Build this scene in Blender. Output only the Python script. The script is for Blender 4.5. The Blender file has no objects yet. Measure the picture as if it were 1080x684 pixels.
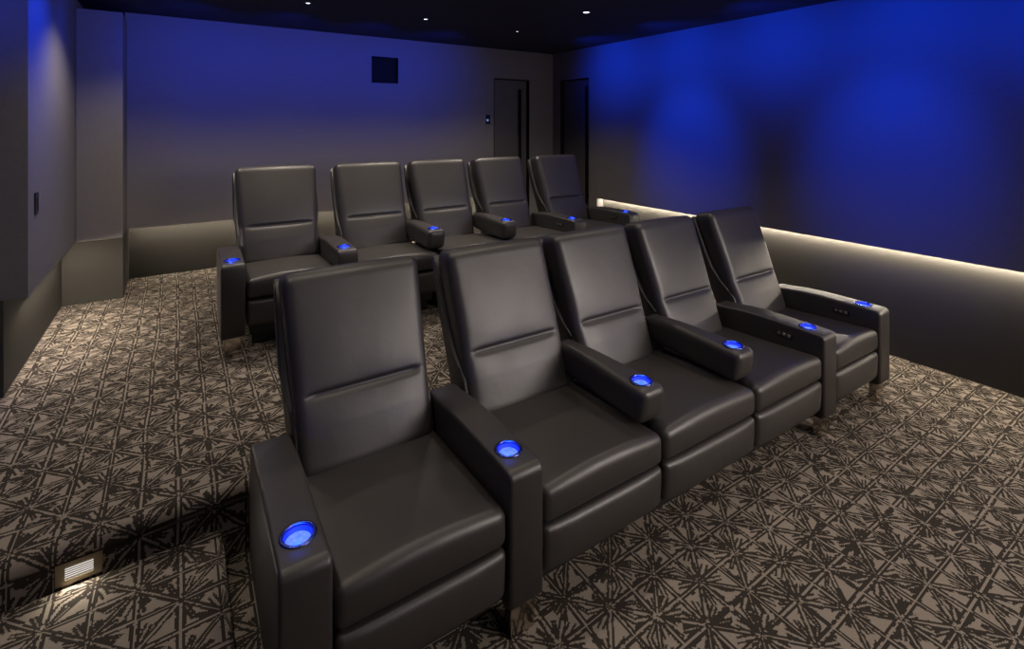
import bpy, bmesh, math, random
from mathutils import Vector, Matrix

random.seed(7)
S = bpy.context.scene
COL = S.collection
PI = math.pi
S.view_settings.view_transform = 'Standard'
S.view_settings.look = 'None'
S.view_settings.gamma = 1.0
S.view_settings.use_curve_mapping = False
S.view_settings.exposure = 0.0
S.cycles.use_denoising = True
S.cycles.max_bounces = 8
S.cycles.sample_clamp_indirect = 4.0

# ------------------------------------------------------------------ node helpers
class N:
    """tiny expression builder for shader math"""
    def __init__(s, nt, sock): s.nt, s.k = nt, sock
    def _m(s, op, *a):
        n = s.nt.nodes.new('ShaderNodeMath'); n.operation = op
        for i, v in enumerate((s,) + a):
            if isinstance(v, N): s.nt.links.new(v.k, n.inputs[i])
            else: n.inputs[i].default_value = v
        return N(s.nt, n.outputs[0])
    def __add__(s, o): return s._m('ADD', o)
    def __sub__(s, o): return s._m('SUBTRACT', o)
    def __mul__(s, o): return s._m('MULTIPLY', o)
    def __truediv__(s, o): return s._m('DIVIDE', o)
    def round(s): return s._m('ROUND')
    def floor(s): return s._m('FLOOR')
    def abs(s): return s._m('ABSOLUTE')
    def sin(s): return s._m('SINE')
    def cos(s): return s._m('COSINE')
    def sqrt(s): return s._m('SQRT')
    def lt(s, o): return s._m('LESS_THAN', o)
    def gt(s, o): return s._m('GREATER_THAN', o)
    def max(s, o): return s._m('MAXIMUM', o)
    def min(s, o): return s._m('MINIMUM', o)
    def atan2(s, o): return s._m('ARCTAN2', o)
    def mod(s, o): return s._m('FLOORED_MODULO', o)

def new_mat(name):
    m = bpy.data.materials.new(name); m.use_nodes = True
    nt = m.node_tree
    return m, nt, nt.nodes['Principled BSDF']

def plain(name, col, rough=0.5, metal=0.0, spec=0.5):
    m, nt, b = new_mat(name)
    b.inputs['Base Color'].default_value = (*col, 1)
    b.inputs['Roughness'].default_value = rough
    b.inputs['Metallic'].default_value = metal
    b.inputs['Specular IOR Level'].default_value = spec
    # a faint unevenness so that no surface is perfectly uniform
    tc = nt.nodes.new('ShaderNodeTexCoord')
    nz = nt.nodes.new('ShaderNodeTexNoise'); nz.inputs['Scale'].default_value = 35
    nt.links.new(tc.outputs['Object'], nz.inputs['Vector'])
    mr = nt.nodes.new('ShaderNodeMapRange')
    mr.inputs['To Min'].default_value = max(0.02, rough - 0.05); mr.inputs['To Max'].default_value = min(1, rough + 0.05)
    nt.links.new(nz.outputs['Fac'], mr.inputs['Value']); nt.links.new(mr.outputs['Result'], b.inputs['Roughness'])
    return m

def emit(name, col, strength):
    m, nt, b = new_mat(name)
    b.inputs['Base Color'].default_value = (0.02, 0.02, 0.03, 1)
    b.inputs['Emission Color'].default_value = (*col, 1)
    b.inputs['Emission Strength'].default_value = strength
    return m

def leather(name, col, rough):
    m, nt, b = new_mat(name)
    b.inputs['Base Color'].default_value = (*col, 1)
    b.inputs['Roughness'].default_value = rough
    b.inputs['Specular IOR Level'].default_value = 0.8
    tc = nt.nodes.new('ShaderNodeTexCoord')
    v = nt.nodes.new('ShaderNodeTexVoronoi'); v.inputs['Scale'].default_value = 420; v.feature = 'F1'
    nz = nt.nodes.new('ShaderNodeTexNoise'); nz.inputs['Scale'].default_value = 9; nz.inputs['Detail'].default_value = 4
    for n in (v, nz): nt.links.new(tc.outputs['Object'], n.inputs['Vector'])
    b1 = nt.nodes.new('ShaderNodeBump'); b1.inputs['Strength'].default_value = 0.12; b1.inputs['Distance'].default_value = 0.001
    b2 = nt.nodes.new('ShaderNodeBump'); b2.inputs['Strength'].default_value = 0.25; b2.inputs['Distance'].default_value = 0.008
    nt.links.new(v.outputs['Distance'], b1.inputs['Height'])
    nt.links.new(nz.outputs['Fac'], b2.inputs['Height'])
    nt.links.new(b2.outputs['Normal'], b1.inputs['Normal'])
    nt.links.new(b1.outputs['Normal'], b.inputs['Normal'])
    mr = nt.nodes.new('ShaderNodeMapRange'); mr.inputs['To Min'].default_value = rough - 0.05; mr.inputs['To Max'].default_value = rough + 0.06
    nt.links.new(nz.outputs['Fac'], mr.inputs['Value']); nt.links.new(mr.outputs['Result'], b.inputs['Roughness'])
    return m

def fabric(name, col):
    """stretched linen wall covering: fine cross weave with slubs"""
    m, nt, b = new_mat(name)
    b.inputs['Roughness'].default_value = 0.9
    b.inputs['Specular IOR Level'].default_value = 0.15
    tc = nt.nodes.new('ShaderNodeTexCoord')
    mats = []
    for sc in ((18, 18, 420), (420, 420, 18)):
        mp = nt.nodes.new('ShaderNodeMapping'); mp.inputs['Scale'].default_value = sc
        nz = nt.nodes.new('ShaderNodeTexNoise'); nz.inputs['Scale'].default_value = 1; nz.inputs['Detail'].default_value = 2
        nt.links.new(tc.outputs['Object'], mp.inputs['Vector']); nt.links.new(mp.outputs['Vector'], nz.inputs['Vector'])
        mats.append(N(nt, nz.outputs['Fac']))
    f = (mats[0] + mats[1]) * 0.5
    mx = nt.nodes.new('ShaderNodeMix'); mx.data_type = 'RGBA'
    mx.inputs['A'].default_value = (*[c * 0.72 for c in col], 1); mx.inputs['B'].default_value = (*[c * 1.28 for c in col], 1)
    nt.links.new(f.k, mx.inputs['Factor']); nt.links.new(mx.outputs['Result'], b.inputs['Base Color'])
    return m

def carpet(name):
    m, nt, b = new_mat(name)
    b.inputs['Roughness'].default_value = 0.95
    b.inputs['Specular IOR Level'].default_value = 0.08
    tc = nt.nodes.new('ShaderNodeTexCoord')
    geo = nt.nodes.new('ShaderNodeNewGeometry')
    sx = nt.nodes.new('ShaderNodeSeparateXYZ'); nt.links.new(geo.outputs['Position'], sx.inputs[0])
    sn = nt.nodes.new('ShaderNodeSeparateXYZ'); nt.links.new(geo.outputs['Normal'], sn.inputs[0])
    X, Y, Z = (N(nt, sx.outputs[i]) for i in range(3))
    nx = N(nt, sn.outputs[0]).abs()
    Q = 0.0042                                        # one tuft
    nzw = nt.nodes.new('ShaderNodeTexNoise'); nzw.inputs['Scale'].default_value = 1.6; nzw.inputs['Detail'].default_value = 1
    nt.links.new(geo.outputs['Position'], nzw.inputs['Vector'])
    nsep = nt.nodes.new('ShaderNodeSeparateColor'); nt.links.new(nzw.outputs['Color'], nsep.inputs[0])
    u0 = X - Z * nx; v0 = Y + Z
    u0 = u0 + (N(nt, nsep.outputs[0]) - 0.5) * 0.035
    v0 = v0 + (N(nt, nsep.outputs[1]) - 0.5) * 0.035
    u = (u0 / Q).floor() * Q + 0.0021
    v = (v0 / Q).floor() * Q + 0.0021
    Lx, Ly = 0.245, 0.25
    a = u / Lx + v / Ly; bb = u / Lx - v / Ly
    ra, rb = a.round(), bb.round()
    dx = u - (ra + rb) * (Lx / 2); dy = v - (ra - rb) * (Ly / 2)
    r = (dx * dx + dy * dy).sqrt()
    th = dy.atan2(dx)
    # ragged edges
    nz = nt.nodes.new('ShaderNodeTexNoise'); nz.inputs['Scale'].default_value = 55; nz.inputs['Detail'].default_value = 2
    cv = nt.nodes.new('ShaderNodeCombineXYZ'); nt.links.new(u.k, cv.inputs[0]); nt.links.new(v.k, cv.inputs[1])
    nt.links.new(cv.outputs[0], nz.inputs['Vector'])
    rag = (N(nt, nz.outputs['Fac']) - 0.5)
    dark = None
    def layer(rot, seed, g0, g1, w0, w1, len0, len1, prob, r0=0.0):
        nonlocal dark
        t = (th - rot) * (8 / (2 * PI))
        i = t.round()
        dl = (t - i) * (2 * PI / 8)
        perp = r * dl.sin(); al = r * dl.cos()
        cc = nt.nodes.new('ShaderNodeCombineXYZ')
        k = (i + 8.0).mod(8.0) + seed
        nt.links.new(ra.k, cc.inputs[0]); nt.links.new(rb.k, cc.inputs[1]); nt.links.new(k.k, cc.inputs[2])
        wn = nt.nodes.new('ShaderNodeTexWhiteNoise'); wn.noise_dimensions = '3D'; nt.links.new(cc.outputs[0], wn.inputs['Vector'])
        ws = nt.nodes.new('ShaderNodeSeparateColor'); nt.links.new(wn.outputs['Color'], ws.inputs[0])
        R1, R2, R3 = (N(nt, ws.outputs[j]) for j in range(3))
        g = R1 * (g1 - g0) + g0
        w = R2 * (w1 - w0) + w0 + rag * 0.007
        ln = R3 * (len1 - len0) + len0 + rag * 0.05
        d = (perp.abs() - g).abs().lt(w) * al.lt(ln)
        if r0: d = d * al.gt(R2 * 0.02 + r0)
        if prob < 1: d = d * N(nt, wn.outputs['Value']).lt(prob)
        dark = d if dark is None else dark.max(d)
    layer(0.0, 0.3, 0.0055, 0.0100, 0.0040, 0.0060, 0.11, 0.24, 1)
    layer(PI / 8, 20.3, 0.004, 0.012, 0.0036, 0.0056, 0.06, 0.15, 0.8, 0.014)
    layer(PI / 16, 40.3, 0.0, 0.005, 0.0034, 0.0054, 0.05, 0.13, 0.4, 0.036)
    layer(-PI / 16, 60.3, 0.0, 0.005, 0.0034, 0.0054, 0.05, 0.13, 0.35, 0.036)
    # knots where the strokes cross
    cc = nt.nodes.new('ShaderNodeCombineXYZ'); nt.links.new(ra.k, cc.inputs[0]); nt.links.new(rb.k, cc.inputs[1])
    wn = nt.nodes.new('ShaderNodeTexWhiteNoise'); wn.noise_dimensions = '3D'; nt.links.new(cc.outputs[0], wn.inputs['Vector'])
    dark = dark.max(r.lt(N(nt, wn.outputs['Value']) * 0.012 + rag * 0.03 + 0.004) * r.gt(rag * 0.03 + 0.002))
    nf = nt.nodes.new('ShaderNodeTexNoise'); nf.inputs['Scale'].default_value = 260
    nt.links.new(cv.outputs[0], nf.inputs['Vector'])
    def mixc(fac, A, B):
        mx = nt.nodes.new('ShaderNodeMix'); mx.data_type = 'RGBA'
        nt.links.new(fac, mx.inputs['Factor'])
        for s_, c in (('A', A), ('B', B)):
            if isinstance(c, tuple): mx.inputs[s_].default_value = (*c, 1)
            else: nt.links.new(c, mx.inputs[s_])
        return mx.outputs['Result']
    cream = mixc(nf.outputs['Fac'], CREAM0, CREAM1)
    brown = mixc(nf.outputs['Fac'], (0.025, 0.021, 0.017), (0.056, 0.047, 0.039))
    nt.links.new(mixc(dark.k, cream, brown), b.inputs['Base Color'])
    bp = nt.nodes.new('ShaderNodeBump'); bp.inputs['Strength'].default_value = 0.5; bp.inputs['Distance'].default_value = 0.004
    nt.links.new(nf.outputs['Fac'], bp.inputs['Height']); nt.links.new(bp.outputs['Normal'], b.inputs['Normal'])
    return m

CREAM0, CREAM1 = (0.212, 0.180, 0.146), (0.335, 0.287, 0.235)
M = dict(
    leather=leather('charcoal_leather', (0.031, 0.0270, 0.0252), 0.45),
    shell=leather('charcoal_leather_back', (0.024, 0.023, 0.022), 0.45),
    piping=plain('piping_leather', (0.08, 0.076, 0.074), 0.35),
    base=plain('black_steel', (0.012, 0.012, 0.012), 0.5),
    chrome=plain('polished_chrome', (0.55, 0.50, 0.44), 0.14, 1.0),
    rim=plain('blue_lit_rim', (0.10, 0.14, 0.55), 0.25, 1.0),  # blue of the cup light put into the ring's metal colour
    liner=emit('cup_liner_glow', (0.002, 0.022, 1.0), 0.75),
    cup_glow=emit('cup_bottom_glow', (0.13, 0.29, 1.0), 1.0),
    button=plain('brushed_button', (0.55, 0.52, 0.5), 0.3, 1.0),
    plate=plain('black_plate', (0.01, 0.01, 0.011), 0.35),
    wall=fabric('grey_linen', (0.155, 0.145, 0.14)),
    low=plain('dark_grey_paint', (0.050, 0.047, 0.041), 0.75, 0, 0.25),
    ceil=plain('black_ceiling_paint', (0.032, 0.032, 0.034), 0.8, 0, 0.2),
    door=plain('dark_door_veneer', (0.085, 0.08, 0.08), 0.55, 0, 0.3),
    black=plain('matt_black', (0.008, 0.008, 0.008), 0.8, 0, 0.1),
    bronze=plain('bronze_step_plate', (0.24, 0.20, 0.14), 0.45, 0.7),
    step_glow=emit('step_light_glow', (1.0, 0.93, 0.90), 1.0),
    led=emit('warm_led', (1.0, 0.87, 0.70), 190.0),
    led_soft=emit('warm_led_dimmed', (1.0, 0.87, 0.70), 84.0),
    lens=emit('downlight_lens', (0.75, 0.82, 1.0), 4.0),
    trim=plain('black_trim_ring', (0.02, 0.02, 0.02), 0.5),
    keypad=plain('keypad_glass', (0.01, 0.012, 0.02), 0.12),
    key_highlight=emit('keypad_highlight_glow', (0.35, 0.5, 1.0), 0.35),
)
def dapple(m, a, b_, sc):
    nt = m.node_tree; b = nt.nodes['Principled BSDF']
    tc = nt.nodes.new('ShaderNodeTexCoord'); v = nt.nodes.new('ShaderNodeTexVoronoi'); v.inputs['Scale'].default_value = sc
    nt.links.new(tc.outputs['Object'], v.inputs['Vector'])
    mx = nt.nodes.new('ShaderNodeMix'); mx.data_type = 'RGBA'
    mx.inputs['A'].default_value = (*a, 1); mx.inputs['B'].default_value = (*b_, 1)
    nt.links.new(v.outputs['Distance'], mx.inputs['Factor']); nt.links.new(mx.outputs['Result'], b.inputs['Emission Color'])
dapple(M['cup_glow'], (0.22, 0.36, 1.0), (0.05, 0.17, 1.0), 70)
M['carpet'] = carpet('starburst_carpet')

# ------------------------------------------------------------------ mesh helpers
def link_bm(name, bm, mat, parent=None, smooth=True, loc=None):
    bmesh.ops.recalc_face_normals(bm, faces=bm.faces[:])
    me = bpy.data.meshes.new(name); bm.to_mesh(me); bm.free()
    for p in me.polygons: p.use_smooth = smooth
    mats = mat if isinstance(mat, (list, tuple)) else [mat]
    for k in mats: me.materials.append(M[k])
    o = bpy.data.objects.new(name, me); COL.objects.link(o)
    if loc: o.location = loc
    if parent: o.parent = parent
    return o

def sharpen(o, deg=40):
    me = o.data
    bm = bmesh.new(); bm.from_mesh(me)
    for e in bm.edges:
        if len(e.link_faces) == 2: e.smooth = e.calc_face_angle(0) < math.radians(deg)
    bm.to_mesh(me); bm.free()
    return o

def axis_pts(h, r, k=5, m=10):
    """half size h, edge radius r: dense near the ends"""
    pts = [-h + r * (1 - math.cos(PI / 2 * i / k)) for i in range(k + 1)]
    inner = h - r
    mid = [-inner + 2 * inner * i / m for i in range(1, m)]
    return pts + mid + [-p for p in reversed(pts)]

def rbox(size, r, deform=None, k=5, m=(10, 10, 10), center=(0, 0, 0)):
    """rounded box as one closed grid mesh; deform(p)->p is applied in local coordinates"""
    h = [s / 2 for s in size]
    r = min(r, *[x * 0.98 for x in h])
    ax = [axis_pts(h[i], r, k, m[i]) for i in range(3)]
    bm = bmesh.new(); vd = {}
    def vert(p):
        key = tuple(round(c, 6) for c in p)
        if key not in vd:
            q = Vector(p)
            inn = Vector([max(-(h[i] - r), min(h[i] - r, p[i])) for i in range(3)])
            d = q - inn
            nz = sum(1 for c in d if abs(c) > 1e-9)
            if nz > 1: q = inn + d.normalized() * r
            q = q + Vector(center)
            if deform: q = Vector(deform(q))
            vd[key] = bm.verts.new(q)
        return vd[key]
    for a in range(3):
        b, c = (a + 1) % 3, (a + 2) % 3
        for sgn in (-1, 1):
            for i in range(len(ax[b]) - 1):
                for j in range(len(ax[c]) - 1):
                    q = []
                    for (ii, jj) in ((i, j), (i + 1, j), (i + 1, j + 1), (i, j + 1)):
                        p = [0, 0, 0]; p[a] = sgn * h[a]; p[b] = ax[b][ii]; p[c] = ax[c][jj]
                        q.append(vert(p))
                    if len(set(q)) >= 3:
                        try: bm.faces.new(q)
                        except ValueError: pass
    return bm

def box_bm(x0, x1, y0, y1, z0, z1, bev=0.0, bm=None):
    bm2 = bmesh.new()
    bmesh.ops.create_cube(bm2, size=1)
    for v in bm2.verts:
        v.co = Vector((x0 if v.co.x < 0 else x1, y0 if v.co.y < 0 else y1, z0 if v.co.z < 0 else z1))
    if bev: bmesh.ops.bevel(bm2, geom=bm2.edges[:], offset=bev, segments=3, affect='EDGES', profile=0.5)
    if bm is None: return bm2
    me = bpy.data.meshes.new('tmp'); bm2.to_mesh(me); bm2.free(); bm.from_mesh(me); bpy.data.meshes.remove(me)
    return bm

def prism_bm(profile, x0, x1, bev=0.0, seg=3):
    """profile: list of (y,z); extruded along x"""
    bm = bmesh.new()
    a = [bm.verts.new((x0, y, z)) for y, z in profile]
    b = [bm.verts.new((x1, y, z)) for y, z in profile]
    n = len(profile)
    fa = bm.faces.new(a); fb = bm.faces.new(list(reversed(b)))
    for i in range(n):
        bm.faces.new((a[i], b[i], b[(i + 1) % n], a[(i + 1) % n]))
    bmesh.ops.recalc_face_normals(bm, faces=bm.faces[:])
    if bev:
        es = list(set(fa.edges) | set(fb.edges))
        bmesh.ops.bevel(bm, geom=es, offset=bev, segments=seg, affect='EDGES', profile=0.5)
    return bm

def arc(cy, cz, r, a0, a1, n=8):
    return [(cy + r * math.cos(math.radians(a0 + (a1 - a0) * i / n)), cz + r * math.sin(math.radians(a0 + (a1 - a0) * i / n))) for i in range(n + 1)]

def tube_bm(path, r, n=8, bm=None, cyc=False):
    bm = bm or bmesh.new()
    P = [Vector(p) for p in path]; rings = []
    for i, p in enumerate(P):
        if cyc: t = (P[(i + 1) % len(P)] - P[i - 1]).normalized()
        else: t = (P[min(i + 1, len(P) - 1)] - P[max(i - 1, 0)]).normalized()
        up = Vector((1, 0, 0)) if abs(t.x) < 0.9 else Vector((0, 0, 1))
        s = t.cross(up).normalized(); w = t.cross(s).normalized()
        rings.append([bm.verts.new(p + (s * math.cos(2 * PI * k / n) + w * math.sin(2 * PI * k / n)) * r) for k in range(n)])
    m = len(rings)
    for i in range(m if cyc else m - 1):
        A, B = rings[i], rings[(i + 1) % m]
        for k in range(n): bm.faces.new((A[k], A[(k + 1) % n], B[(k + 1) % n], B[k]))
    if not cyc:
        bm.faces.new(rings[0]); bm.faces.new(rings[-1])
    return bm

def lathe_bm(prof, c=(0, 0, 0), n=40, close=False):
    bm = bmesh.new(); rings = []
    for (r, z) in prof:
        if r < 1e-6: rings.append([bm.verts.new((c[0], c[1], c[2] + z))])
        else: rings.append([bm.verts.new((c[0] + r * math.cos(2 * PI * k / n), c[1] + r * math.sin(2 * PI * k / n), c[2] + z)) for k in range(n)])
    prs = list(zip(rings, rings[1:]))
    if close: prs.append((rings[-1], rings[0]))
    for A, B in prs:
        for k in range(n):
            q = [A[k % len(A)], A[(k + 1) % len(A)], B[(k + 1) % len(B)], B[k % len(B)]]
            u = []
            for v in q:
                if v not in u: u.append(v)
            if len(u) >= 3: bm.faces.new(u)
    return bm

def thing(name, label, cat, loc=(0, 0, 0), group=None):
    o = bpy.data.objects.new(name, None); COL.objects.link(o); o.location = loc
    o.empty_display_size = 0.1
    o['label'] = label; o['category'] = cat
    if group: o['group'] = group
    return o

def tag(o, label, cat, group=None):
    o['label'] = label; o['category'] = cat
    if group: o['group'] = group
    return o

def struct(name, bm, mat, smooth=False, label=None):
    o = link_bm(name, bm, mat, smooth=smooth); o['kind'] = 'structure'
    if label: o['label'] = label
    return o

def copy_tree(o, parent=None):
    c = o.copy(); COL.objects.link(c)
    if parent:
        c.parent = parent
    for ch in list(o.children): copy_tree(ch, c)
    return c

# ------------------------------------------------------------------ the recliner
ARM_W, ARM_Z, LEG_H = 0.142, 0.600, 0.118
FLOAT_W, FLOAT_Z = 0.150, 0.655
CUP_Y, CUP_R = 0.128, 0.046

def cut_hole(o, x, y, z_top, r, depth):
    bm = lathe_bm([(0, -depth), (r, -depth), (r, 0.05), (0, 0.05)], (x, y, z_top), 40)
    bmesh.ops.recalc_face_normals(bm, faces=bm.faces[:])
    me = bpy.data.meshes.new('cut'); bm.to_mesh(me); bm.free()
    c = bpy.data.objects.new('cut', me); COL.objects.link(c)
    md = o.modifiers.new('b', 'BOOLEAN'); md.operation = 'DIFFERENCE'; md.object = c; md.solver = 'EXACT'
    bpy.context.view_layer.update()
    dg = bpy.context.evaluated_depsgraph_get()
    nm = bpy.data.meshes.new_from_object(o.evaluated_get(dg))
    o.modifiers.clear(); old = o.data; nm.name = old.name + '_m'; o.data = nm
    bpy.data.meshes.remove(old)
    bpy.data.objects.remove(c); bpy.data.meshes.remove(me)
    sharpen(o, 45)

def cup_holder(arm, x, y, z):
    # pressed metal ring, sitting 3 mm proud of the leather
    R = CUP_R
    rim = lathe_bm([(R - 0.004, -0.006), (R - 0.005, 0.002), (R - 0.001, 0.0045), (R + 0.004, 0.0035), (R + 0.007, 0.0005), (R + 0.006, -0.003), (R - 0.001, -0.003)], (x, y, z), 48, close=True)
    ring = link_bm('cup_holder_ring', rim, 'rim', arm)
    ring['label'] = 'blue-lit metal cup holder ring'
    ln = lathe_bm([(R - 0.0035, -0.004), (R - 0.0045, -0.046), (R - 0.010, -0.050), (R - 0.0085, -0.046), (R - 0.0075, -0.004)], (x, y, z), 48, close=True)
    l = link_bm('cup_holder_liner', ln, 'liner', arm); l['label'] = 'deep blue glowing cup well'
    bt = lathe_bm([(0, -0.016), (0.030, -0.013), (R - 0.0102, -0.017), (R - 0.0102, -0.052), (0, -0.052)], (x, y, z), 48)
    b = link_bm('cup_holder_light', bt, 'cup_glow', arm); b['label'] = 'pale blue lit cup well floor'

def full_arm(chair, xc, ctrl=False):
    """upholstered arm running down to chrome feet; top sinks a little towards the back"""
    prof = []
    prof += arc(0.034, ARM_Z - 0.034, 0.034, 180, 98, 7)
    prof += [(0.10, ARM_Z), (0.24, ARM_Z), (0.40, ARM_Z), (0.52, ARM_Z - 0.006), (0.62, ARM_Z - 0.018)]
    prof += arc(0.70, ARM_Z - 0.075, 0.05, 80, 0, 6)
    prof += [(0.75, LEG_H + 0.02), (0.73, LEG_H), (0.02, LEG_H), (0.0, LEG_H + 0.02)]
    bm = prism_bm(prof, xc - ARM_W / 2, xc + ARM_W / 2, 0.014, 4)
    a = link_bm('armrest', bm, 'leather', chair)
    cut_hole(a, xc, CUP_Y, ARM_Z, CUP_R, 0.058)
    cup_holder(a, xc, CUP_Y, ARM_Z)
    for y in (0.03, 0.68):
        lg = box_bm(xc - 0.050, xc + 0.050, y, y + 0.045, 0.0, LEG_H + 0.002, 0.003)
        l = link_bm('leg', lg, 'chrome', chair, smooth=False); l['label'] = 'square polished metal leg'
    if ctrl:
        xf = xc - ARM_W / 2
        cy, cz = 0.232, ARM_Z - 0.066
        p = link_bm('control_panel', box_bm(xf - 0.004, xf + 0.003, cy - 0.052, cy + 0.052, cz - 0.017, cz + 0.017, 0.002), 'plate', a, smooth=False)
        p['label'] = 'black recline switch plate'
        bt = bmesh.new()
        for i in range(3):
            yy = cy - 0.030 + 0.030 * i
            box_bm(xf - 0.008, xf - 0.003, yy - 0.010, yy + 0.010, cz - 0.009, cz + 0.009, 0.002, bt)
        o = link_bm('recline_buttons', bt, 'button', a, smooth=False); o['label'] = 'silver recline buttons'
    return a

def floating_arm(chair, xc):
    """padded console arm that rests above the two seats it divides"""
    y0, y1, z0, z1 = 0.055, 0.725, 0.494, FLOAT_Z
    def df(p):
        t = max(0.0, (p.y - 0.42) / 0.30)
        f = (p.z - z0) / (z1 - z0)
        p.z -= 0.022 * t * t * f
        k = max(0.0, min(1.0, (p.y - 0.20) / 0.36))
        p.x = xc + (p.x - xc) * (1 - 0.30 * k)
        if p.y < 0.14:                                   # blunt, rounded nose that tucks under
            p.y += 0.030 * (1 - f) ** 2 * (0.14 - p.y) / 0.09
        return p
    bm = rbox((FLOAT_W, y1 - y0, z1 - z0), 0.038, df, 5, (6, 18, 6), (xc, (y0 + y1) / 2, (z0 + z1) / 2))
    a = link_bm('armrest', bm, 'leather', chair)
    cut_hole(a, xc, CUP_Y + 0.012, FLOAT_Z, CUP_R, 0.058)
    cup_holder(a, xc, CUP_Y + 0.012, FLOAT_Z)
    a['label'] = 'shared floating armrest resting above the seats'
    return a

def make_chair(x0, x1, bw, nar, left_arm=None, right_arm=None, ctrl=False):
    """x0..x1: seat between the arms, relative to the chair's own origin (seat middle)"""
    ch = thing('recliner_chair', '', 'chair')
    w = x1 - x0 - 0.008; xm = (x0 + x1) / 2
    # seat cushion: box seat with a crowned top and a soft front roll
    D = 0.64; zt, zb = 0.482, 0.352
    def seat_df(p):
        u = (p.x - xm) / (w / 2); v = (p.y - 0.0) / D
        f = (p.z - zb) / (zt - zb)
        p.z += f * (0.026 * (1 - u * u) * (1 - 0.5 * v) - 0.030 * v)
        if v < 0.3: p.y -= 0.010 * math.sin(PI * max(0, min(1, f))) * (1 - abs(u) ** 4)
        return p
    link_bm('seat_cushion', rbox((w, D, zt - zb), 0.034, seat_df, 6, (14, 16, 6), (xm, D / 2 + 0.006, (zt + zb) / 2)), 'leather', ch)
    # footrest panel, a shallow pad with a rolled top
    fz0, fz1 = 0.172, 0.346
    def foot_df(p):
        u = (p.x - xm) / (w / 2); f = (p.z - fz0) / (fz1 - fz0)
        if p.y < 0.06:
            p.y -= 0.020 * (1 - abs(u) ** 5) * math.sin(PI * min(1, 0.15 + 0.8 * f)) - 0.012 * (1 - f)
        return p
    link_bm('footrest', rbox((w - 0.004, 0.075, fz1 - fz0), 0.026, foot_df, 5, (14, 4, 10), (xm, 0.043, (fz0 + fz1) / 2)), 'leather', ch)
    # steel base
    bb = box_bm(x0 + 0.05, x1 - 0.05, 0.17, 0.66, 0.0, 0.10, 0.004)
    box_bm(x0 + 0.03, x1 - 0.03, 0.10, 0.66, 0.09, 0.345, 0.004, bb)
    o = link_bm('base_frame', bb, 'base', ch, smooth=False); o['label'] = 'black steel base frame'
    # back cushion: leaning, wider at the top, one cross seam
    H = 0.735; zB = 0.435; T = 0.155
    ys0 = 0.575; lean = 0.375
    wb = min(w - 0.030, bw - 0.02) - nar
    seam = 0.275
    def back_df(p):
        # p.z in 0..H, p.y in 0..T (0 = front), p.x in +-bw/2
        t = p.z / H
        u = p.x / (bw / 2)
        x = u * (wb + (bw - wb) * t) / 2
        front = max(0.0, min(1.0, 1 - p.y / (T * 0.6)))
        mu = max(0.0, 1 - abs(u) ** 3.0)
        if p.z > seam: bulge = 0.016 * math.sin(PI * min(1, ((p.z - seam) / (H - seam)) ** 0.6)) * mu
        else: bulge = 0.020 * min(1.0, (seam - p.z) / 0.10) ** 0.6 * mu
        fade = 1.0 if abs(u) < 0.74 else max(0.0, 1 - (abs(u) - 0.74) / 0.10)
        fade = fade * fade * (3 - 2 * fade)
        crease = 0.016 * math.exp(-((p.z - seam) / 0.010) ** 2) * fade
        y = p.y - front * (bulge - crease)
        return Vector((xm + x, ys0 + y + lean * p.z, zB + p.z - 0.22 * p.y + 0.005 * (1 - u * u) * max(0, t - 0.8) * 5))
    bm = rbox((bw, T, H), 0.046, back_df, 6, (26, 5, 70), (0, T / 2, H / 2))
    link_bm('backrest_cushion', bm, 'leather', ch)
    # outer shell behind the cushion: leans with it and sweeps forward low down
    def sh(z, off): return ys0 + lean * (z - zB) + off
    fr = [(sh(1.105, 0.150), 1.105), (sh(1.0, 0.148), 1.0), (sh(0.88, 0.142), 0.88), (sh(0.78, 0.128), 0.78), (sh(0.70, 0.10), 0.70), (sh(0.64, 0.06), 0.64), (sh(0.60, 0.03), 0.60), (sh(0.53, 0.03), 0.53)]
    bk = [(sh(0.36, 0.17), 0.33), (sh(0.6, 0.205), 0.6), (sh(0.9, 0.21), 0.9), (sh(1.07, 0.20), 1.07), (sh(1.11, 0.175), 1.115)]
    prof = fr + [(sh(0.36, 0.05), 0.33)] + bk
    sw = bw / 2 + 0.010
    lim = min(sw, (x1 - x0) / 2 - 0.004, wb / 2 + 0.012)
    bmS = prism_bm(prof, xm - sw, xm + sw, 0.006, 2)
    def half(z): 
        k = max(0.0, min(1.0, (0.73 - z) / 0.06))
        return sw * (1 - k) + lim * k
    for v in bmS.verts:
        v.co.x = xm + (v.co.x - xm) / sw * half(v.co.z)
    shl = sharpen(link_bm('backrest_shell', bmS, 'shell', ch), 50)
    for sd in (-1, 1):
        path = [(xm + sd * (half(z) + 0.001), y - 0.001, z) for y, z in fr[:6]]
        dense = []
        for i in range(len(path) - 1):
            for q in range(4):
                dense.append(Vector(path[i]).lerp(Vector(path[i + 1]), q / 4))
        dense.append(Vector(path[-1]))
        pp = link_bm('piping', tube_bm(dense, 0.005), 'piping', shl); pp['label'] = 'raised leather piping'
    if left_arm is not None: full_arm(ch, left_arm)
    if right_arm is not None:
        kind, xa = right_arm
        if kind == 'full': full_arm(ch, xa, ctrl)
        else: floating_arm(ch, xa)
    return ch

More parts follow.
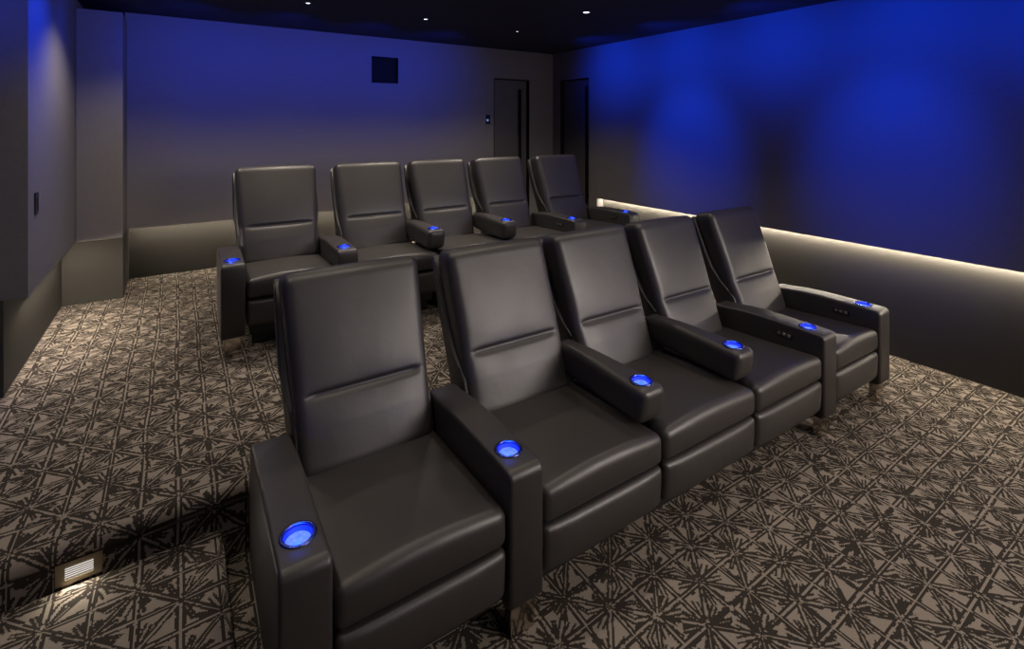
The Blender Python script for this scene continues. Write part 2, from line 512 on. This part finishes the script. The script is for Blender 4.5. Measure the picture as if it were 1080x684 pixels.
# arm centres along the front row
A = [0.293, 1.022, 1.735, 2.415, 3.135, 3.838]
AR = [0.296, 1.033, 1.752, 2.460, 3.190, 3.897]
h = ARM_W / 2
FRONT_Y, REAR_Y, PLAT = 1.455, 3.712, 0.30
def edges(L):
    return [(L[0] + h, L[1] - h), (L[1] + h, L[2]), (L[2], L[3]), (L[3], L[4] - h), (L[4] + h, L[5] - h)]
front_labels = [  # each names what sets that chair apart
    'nearest front-row dark leather recliner, with a full armrest on both of its sides',
    'dark leather recliner second from the near end of the front row, beside the nearest one',
    'dark leather recliner in the middle of the front row, between two floating armrests',
    'front-row dark leather recliner second from the far end, beside the last one',
    'last dark leather recliner of the front row, closest to the glowing side wall',
]
rear_labels = [
    'dark leather recliner on the raised platform at the row end near the wall columns',
    'dark leather recliner second from the column end of the platform row',
    'dark leather recliner in the middle of the platform row, between two floating armrests',
    'dark leather recliner on the platform in front of the back wall door',
    'dark leather recliner at the far platform end beside the side wall door',
]
BW = [0.615, 0.60, 0.58, 0.57, 0.57]
front = []
for i, (xa, xb) in enumerate(edges(A)):
    c = (xa + xb) / 2
    la = A[0] - c if i == 0 else None
    ra = ('float' if i in (1, 2) else 'full', A[i + 1] - c)
    ch = make_chair(xa - c, xb - c, BW[i], (0, 0, 0.035, 0.045, 0)[i], la, ra, ctrl=i in (3, 4))
    ch.location = (c, FRONT_Y - 0.0155 * (c - 0.3), 0.0); ch.rotation_euler.z = -0.0155
    tag(ch, front_labels[i], 'chair', 'recliners in the front row')
    front.append(ch)
for i, (xa, xb) in enumerate(edges(AR)):
    ch = copy_tree(front[i])
    c = (xa + xb) / 2; ch.location = (c, REAR_Y - 0.027 * (c - 0.3), PLAT); ch.rotation_euler.z = -0.027
    tag(ch, rear_labels[i], 'chair', 'recliners on the raised platform')

# ------------------------------------------------------------------ the room
ZC = 2.83
XR, XRL = 4.55, 4.66        # right wall: panel face, recessed lower wall
YB, YBL = 5.80, 6.18        # back wall: panel face, recessed lower wall
ZP = 0.85                   # underside of the panels
XLF = -2.0                  # far side of the entry bay
Y0 = -2.2                   # front of the modelled room
struct('floor', box_bm(XLF, XRL, Y0, 2.42, -0.1, 0.0), 'carpet')
nose = [(YBL, 0.0), (2.40, 0.0), (2.40, 0.235)] + arc(2.385 + 0.04, PLAT - 0.04, 0.04, 205, 90, 9) + [(YBL, PLAT)]
sharpen(struct('floor_platform', prism_bm(nose, XLF, XRL), 'carpet', smooth=True), 40)
struct('floor_step', rbox((0.155 - XLF, 2.399 - 1.62, 0.15), 0.028, None, 5, (4, 4, 3), ((0.155 + XLF) / 2, (2.399 + 1.62) / 2, 0.0751)), 'carpet', smooth=True)
struct('ceiling', box_bm(XLF - 0.1, XRL + 0.15, Y0, YBL + 0.15, ZC, ZC + 0.1), 'ceil')

# back wall
DX0, DX1, DZ = 3.545, 4.133, 2.435
struct('wall_back', box_bm(-0.80, 3.42, YBL, YBL + 0.12, PLAT, ZC), 'low')
PX0, PX1, PZ0, PZ1 = 1.882, 2.204, 2.296, 2.605      # port opening
wb = box_bm(-0.40, PX0, YB, YBL - 0.001, ZP, ZC)
box_bm(PX1, 3.42, YB, YBL - 0.001, ZP, ZC, 0, wb)
box_bm(PX0, PX1, YB, YBL - 0.001, ZP, PZ0, 0, wb)
box_bm(PX0, PX1, YB, YBL - 0.001, PZ1, ZC, 0, wb)
struct('wall_back_panel', wb, 'wall')
we = box_bm(3.421, DX0, YB, YBL, PLAT, ZC)
box_bm(DX1, XRL + 0.1, YB, YBL, PLAT, ZC, 0, we)
box_bm(DX0, DX1, YB, YBL, DZ, ZC, 0, we)
struct('wall_back_end', we, 'wall')
# right wall
EY0, EY1 = 5.028, 5.626
struct('wall_right', box_bm(XRL, XRL + 0.12, Y0, 4.87, 0.0, ZC), 'low')
struct('wall_right_panel', box_bm(XR, XRL - 0.001, Y0, 4.87, ZP, ZC), 'wall')
wr = box_bm(XR, XRL + 0.12, 4.871, EY0, PLAT, ZC)
box_bm(XR, XRL + 0.12, EY1, YB - 0.001, PLAT, ZC, 0, wr)
box_bm(XR, XRL + 0.12, EY0, EY1, DZ, ZC, 0, wr)
struct('wall_right_end', wr, 'wall')
# left wall
struct('wall_left', box_bm(XLF, -0.80, 3.87, 6.0, PLAT, ZP + 0.05), 'low')
struct('wall_left_panel', box_bm(XLF, -0.69, 3.81, 5.75, ZP, ZC), 'wall')
struct('wall_front', box_bm(XLF - 0.1, XRL + 0.12, Y0 - 0.1, Y0, 0.0, ZC), 'wall')
struct('wall_left_front', box_bm(XLF - 0.1, XLF, Y0, 3.87, 0.0, ZC), 'wall')
struct('column_base', box_bm(-0.80, -0.395, 5.54, YBL, PLAT, ZP + 0.05), 'low')
struct('column_panel', box_bm(-0.689, -0.385, 5.37, YB + 0.2, ZP, 2.752, 0.006), 'wall')

# doors
d1 = struct('door_1', box_bm(DX0 + 0.012, DX1 - 0.012, YB + 0.060, YB + 0.10, PLAT + 0.008, DZ - 0.012), 'door')
fr = box_bm(DX0, DX0 + 0.010, YB + 0.002, YB + 0.14, PLAT, DZ)
box_bm(DX1 - 0.010, DX1, YB + 0.002, YB + 0.14, PLAT, DZ, 0, fr); box_bm(DX0, DX1, YB + 0.002, YB + 0.14, DZ - 0.010, DZ, 0, fr)
f = link_bm('door_frame', fr, 'black', d1, smooth=False)
hb = box_bm(3.975, 4.005, YB + 0.008, YB + 0.028, 0.75, 2.30, 0.004)
for z in (0.85, 2.2): box_bm(3.982, 3.998, YB + 0.026, YB + 0.062, z - 0.01, z + 0.01, 0, hb)
link_bm('door_handle', hb, 'black', d1, smooth=False)
d2 = struct('door_2', box_bm(XR + 0.060, XR + 0.10, EY0 + 0.012, EY1 - 0.012, PLAT + 0.008, DZ - 0.012), 'door')
fr = box_bm(XR + 0.002, XR + 0.11, EY0, EY0 + 0.010, PLAT, DZ)
box_bm(XR + 0.002, XR + 0.11, EY1 - 0.010, EY1, PLAT, DZ, 0, fr); box_bm(XR + 0.002, XR + 0.11, EY0, EY1, DZ - 0.010, DZ, 0, fr)
link_bm('door_frame', fr, 'black', d2, smooth=False)
hb = box_bm(XR + 0.008, XR + 0.028, 5.085, 5.115, 0.75, 2.33, 0.004)
for z in (0.85, 2.2): box_bm(XR + 0.026, XR + 0.062, 5.092, 5.108, z - 0.01, z + 0.01, 0, hb)
link_bm('door_handle', hb, 'black', d2, smooth=False)

# projection port in the back wall
pp = thing('projector_port', 'square black projector opening high in the back wall', 'projector port', ((PX0 + PX1) / 2, YB, (PZ0 + PZ1) / 2))
hw = (PX1 - PX0) / 2 - 0.001; hh = (PZ1 - PZ0) / 2 - 0.001
fb = box_bm(-hw, -hw + 0.012, -0.004, 0.26, -hh, hh)
box_bm(hw - 0.012, hw, -0.004, 0.26, -hh, hh, 0, fb)
box_bm(-hw, hw, -0.004, 0.26, -hh, -hh + 0.012, 0, fb); box_bm(-hw, hw, -0.004, 0.26, hh - 0.012, hh, 0, fb)
link_bm('port_frame', fb, 'black', pp, smooth=False)
link_bm('port_dark_sheet', box_bm(-hw + 0.012, hw - 0.012, 0.03, 0.036, -hh + 0.012, hh - 0.012), 'black', pp, smooth=False)  # opaque black sheet stands in for the dark inside the opening

# wall keypad near the door, switch plate on the left wall
kp = thing('wall_keypad', 'small dark control keypad on the back wall beside the door', 'keypad', (3.444, YB, 1.875))
link_bm('keypad_plate', box_bm(-0.042, 0.042, -0.012, 0.0, -0.062, 0.062, 0.003), 'keypad', kp, smooth=False)
link_bm('keypad_highlight', box_bm(-0.018, 0.012, -0.0135, -0.011, -0.022, 0.006), 'key_highlight', kp, smooth=False)  # bluish highlight on the dark keypad, put in as a glowing patch
sw = thing('wall_switch', 'narrow black switch plate on the side wall panel', 'switch', (-0.69, 3.99, 1.345))
link_bm('switch_plate', box_bm(0.0, 0.008, -0.038, 0.038, -0.064, 0.064, 0.003), 'plate', sw, smooth=False)
link_bm('switch_rocker', box_bm(0.007, 0.011, -0.016, 0.016, -0.034, 0.034, 0.0015), 'base', sw, smooth=False)

# louvred step light
sl = thing('step_light', 'louvred bronze step light glowing in the carpeted riser', 'step light', (-0.297, 2.3985, 0.1925))
W2, H2, w2, h2 = 0.066, 0.0395, 0.040, 0.023
fb = box_bm(-W2, -w2, -0.006, 0.001, -H2, H2); box_bm(w2, W2, -0.006, 0.001, -H2, H2, 0, fb)
box_bm(-w2, w2, -0.006, 0.001, h2, H2, 0, fb); box_bm(-w2, w2, -0.006, 0.001, -H2, -h2, 0, fb)
link_bm('faceplate', fb, 'bronze', sl, smooth=False)
link_bm('diffuser', box_bm(-w2, w2, -0.001, 0.001, -h2, h2), 'step_glow', sl, smooth=False)
lv = bmesh.new()
for i in range(6):
    z = -h2 + 0.004 + i * 0.0076
    box_bm(-w2, w2, -0.005, -0.001, z - 0.001, z + 0.001, 0, lv)
link_bm('louvre_slats', lv, 'bronze', sl, smooth=False)

# LED strips tucked up behind the panel lips
def led(x0, x1, y0, y1, label, shield=None, mat='led'):
    """light strip in a small metal channel; shield=(axis, side, drop) is an added lip that cuts the light off on one side"""
    t = thing('led_strip', label, 'led strip', ((x0 + x1) / 2, (y0 + y1) / 2, ZP), 'led strips under the wall panels')
    hx, hy = (x1 - x0) / 2, (y1 - y0) / 2
    ch = box_bm(-hx - 0.003, hx + 0.003, -hy - 0.003, hy + 0.003, -0.004, 0.0)
    if shield:
        ax, sd, drop = shield
        if ax == 'x': box_bm(*sorted((sd * (hx + 0.002), sd * (hx + 0.004))), -hy, hy, -0.008 - drop, 0.0, 0, ch)
        else: box_bm(-hx, hx, *sorted((sd * (hy + 0.002), sd * (hy + 0.004))), -0.008 - drop, 0.0, 0, ch)
    link_bm('mounting_channel', ch, 'button', t, smooth=False)
    link_bm('diffuser', box_bm(-hx, hx, -hy, hy, -0.008, -0.004), mat, t, smooth=False)
led(XRL - 0.036, XRL - 0.024, Y0, 4.86, 'warm light strip under the panel of the side wall beside the far chairs')
led(-0.36, 3.40, YBL - 0.125, YBL - 0.113, 'warm light strip under the back wall panel', ('y', -1, 0.010), 'led_soft')
led(-0.755, -0.740, 4.15, 5.36, 'warm light strip under the panel of the column wall', ('x', -1, 0.036), 'led')

# ------------------------------------------------------------------ lights
def light(kind, name, loc, energy, color, target=None, **kw):
    l = bpy.data.lights.new(name, kind); l.energy = energy; l.color = color
    for k, v in kw.items(): setattr(l, k, v)
    o = bpy.data.objects.new(name, l); COL.objects.link(o); o.location = loc
    if target is not None:
        o.rotation_euler = (Vector(target) - Vector(loc)).to_track_quat('-Z', 'Y').to_euler()
    return o

WARM = (1.0, 0.87, 0.73)
BLUE = (0.0, 0.045, 1.0)
def spot(name, loc, e, col, tgt, size, blend=0.7, r=0.04):
    return light('SPOT', name, loc, e, col, tgt, spot_size=math.radians(size), spot_blend=blend, shadow_soft_size=r)
def fixture(x, y, label, sc=1.0):
    t = thing('ceiling_downlight', label, 'downlight', (x, y, ZC), 'recessed ceiling downlights'); t.scale = (sc, sc, 1)
    link_bm('trim_ring', lathe_bm([(0.020, -0.001), (0.022, -0.005), (0.032, -0.004), (0.034, 0.0), (0.022, 0.002)], (0, 0, 0), 32, close=True), 'trim', t)
    link_bm('lens', lathe_bm([(0, -0.003), (0.015, -0.003), (0.019, -0.001), (0.019, 0.001), (0, 0.001)], (0, 0, 0), 24), 'lens', t)
fixture(0.917, 4.50, 'ceiling downlight over the column end of the platform row')
fixture(2.007, 4.55, 'ceiling downlight nearest the projector opening')
fixture(3.108, 4.59, 'faint ceiling downlight nearest the back wall door', 0.75)
fixture(3.109, 3.47, 'brightest ceiling downlight, out from the side wall', 1.5)
for y, e, sz in ((4.55, 58, 118), (3.47, 17, 100), (2.0, 21, 100), (0.75, 11, 100), (-0.8, 4, 100)):
    for x in (-0.18, 0.917, 2.007, 3.109):
        spot('downlight_lamp', (x, y, ZC - 0.02), e, WARM, (x, y, 0), sz, 0.75)
# blue washers: aimed at the side wall from the ceiling, and close along the back and column walls
for y in (3.45, 1.62, -0.2):
    spot('blue_wall_washer', (3.0, y, ZC - 0.2), 250, BLUE, (4.55, y, 1.54), 50, 1.0, 0.12)
for y in (4.5, 3.5, 2.5, 1.5, 0.5):
    spot('blue_wall_washer', (3.75, y, ZC - 0.2), 60, BLUE, (4.55, y, 2.5), 106, 1.0, 0.1)
for x in (0.1, 0.9, 1.7, 2.5):
    spot('blue_wall_washer', (x, 4.75, ZC - 0.2), 36, BLUE, (x, 5.8, 2.38), 106, 1.0, 0.1)
spot('blue_wall_washer', (-1.0, 2.9, ZC - 0.2), 30, BLUE, (-0.9, 3.81, 2.6), 80, 1.0)
spot('blue_wall_washer', (-0.1, 3.95, ZC - 0.2), 55, BLUE, (-0.75, 4.05, 2.2), 116, 1.0)
spot('blue_wall_washer', (-0.35, 4.3, ZC - 0.2), 22, BLUE, (-0.55, 5.37, 2.5), 90, 1.0)
for y in (2.6, 0.9):
    spot('blue_wall_washer', (-1.2, y, ZC - 0.2), 160, BLUE, (-2.0, y, 2.3), 90, 1.0)
for x in (0.6, 2.6):
    spot('blue_wall_washer', (x, -1.2, ZC - 0.2), 110, BLUE, (x, -2.2, 2.2), 100, 1.0)
light('AREA', 'front_sheen_fill', (3.2, -2.0, 2.0), 38, (1.0, 0.88, 0.80), (1.7, 2.0, 0.5), shape='RECTANGLE', size=2.6, size_y=1.2, spread=math.radians(90))  # added soft light out of view, for sheen on the leather; no screen built

# blue glow that leaves each cup well
for row, yy, zz, k in ((A, FRONT_Y, 0.0, 0.0155), (AR, REAR_Y, PLAT, 0.027)):
    for i, x in enumerate(row):
        fl = i in (2, 3)
        light('POINT', 'cup_glow', (x, yy - k * (x - 0.3) + CUP_Y + (0.012 if fl else 0), zz + (FLOAT_Z if fl else ARM_Z) + 0.012), 0.45, (0.01, 0.08, 1.0), shadow_soft_size=0.012)
light('AREA', 'step_lamp', (-0.297, 2.388, 0.1925), 0.35, (1.0, 0.9, 0.75), (-0.297, 1.9, 0.06), shape='RECTANGLE', size=0.08, size_y=0.045)

w = bpy.data.worlds.new('room_air'); S.world = w; w.use_nodes = True
w.node_tree.nodes['Background'].inputs[0].default_value = (0.4, 0.45, 1.0, 1)
w.node_tree.nodes['Background'].inputs[1].default_value = 0.02

# ------------------------------------------------------------------ camera
cam = bpy.data.cameras.new('camera'); co = bpy.data.objects.new('camera', cam); COL.objects.link(co)
cam.sensor_fit = 'HORIZONTAL'; cam.sensor_width = 36.0
cam.lens = 36.0 * 533 / 1080
cam.shift_y = -(342 - 132) / 1080
cam.clip_start = 0.02
co.location = (0, 0, 1.8); co.rotation_euler = (PI / 2, 0, -math.radians(33.5))
S.camera = co
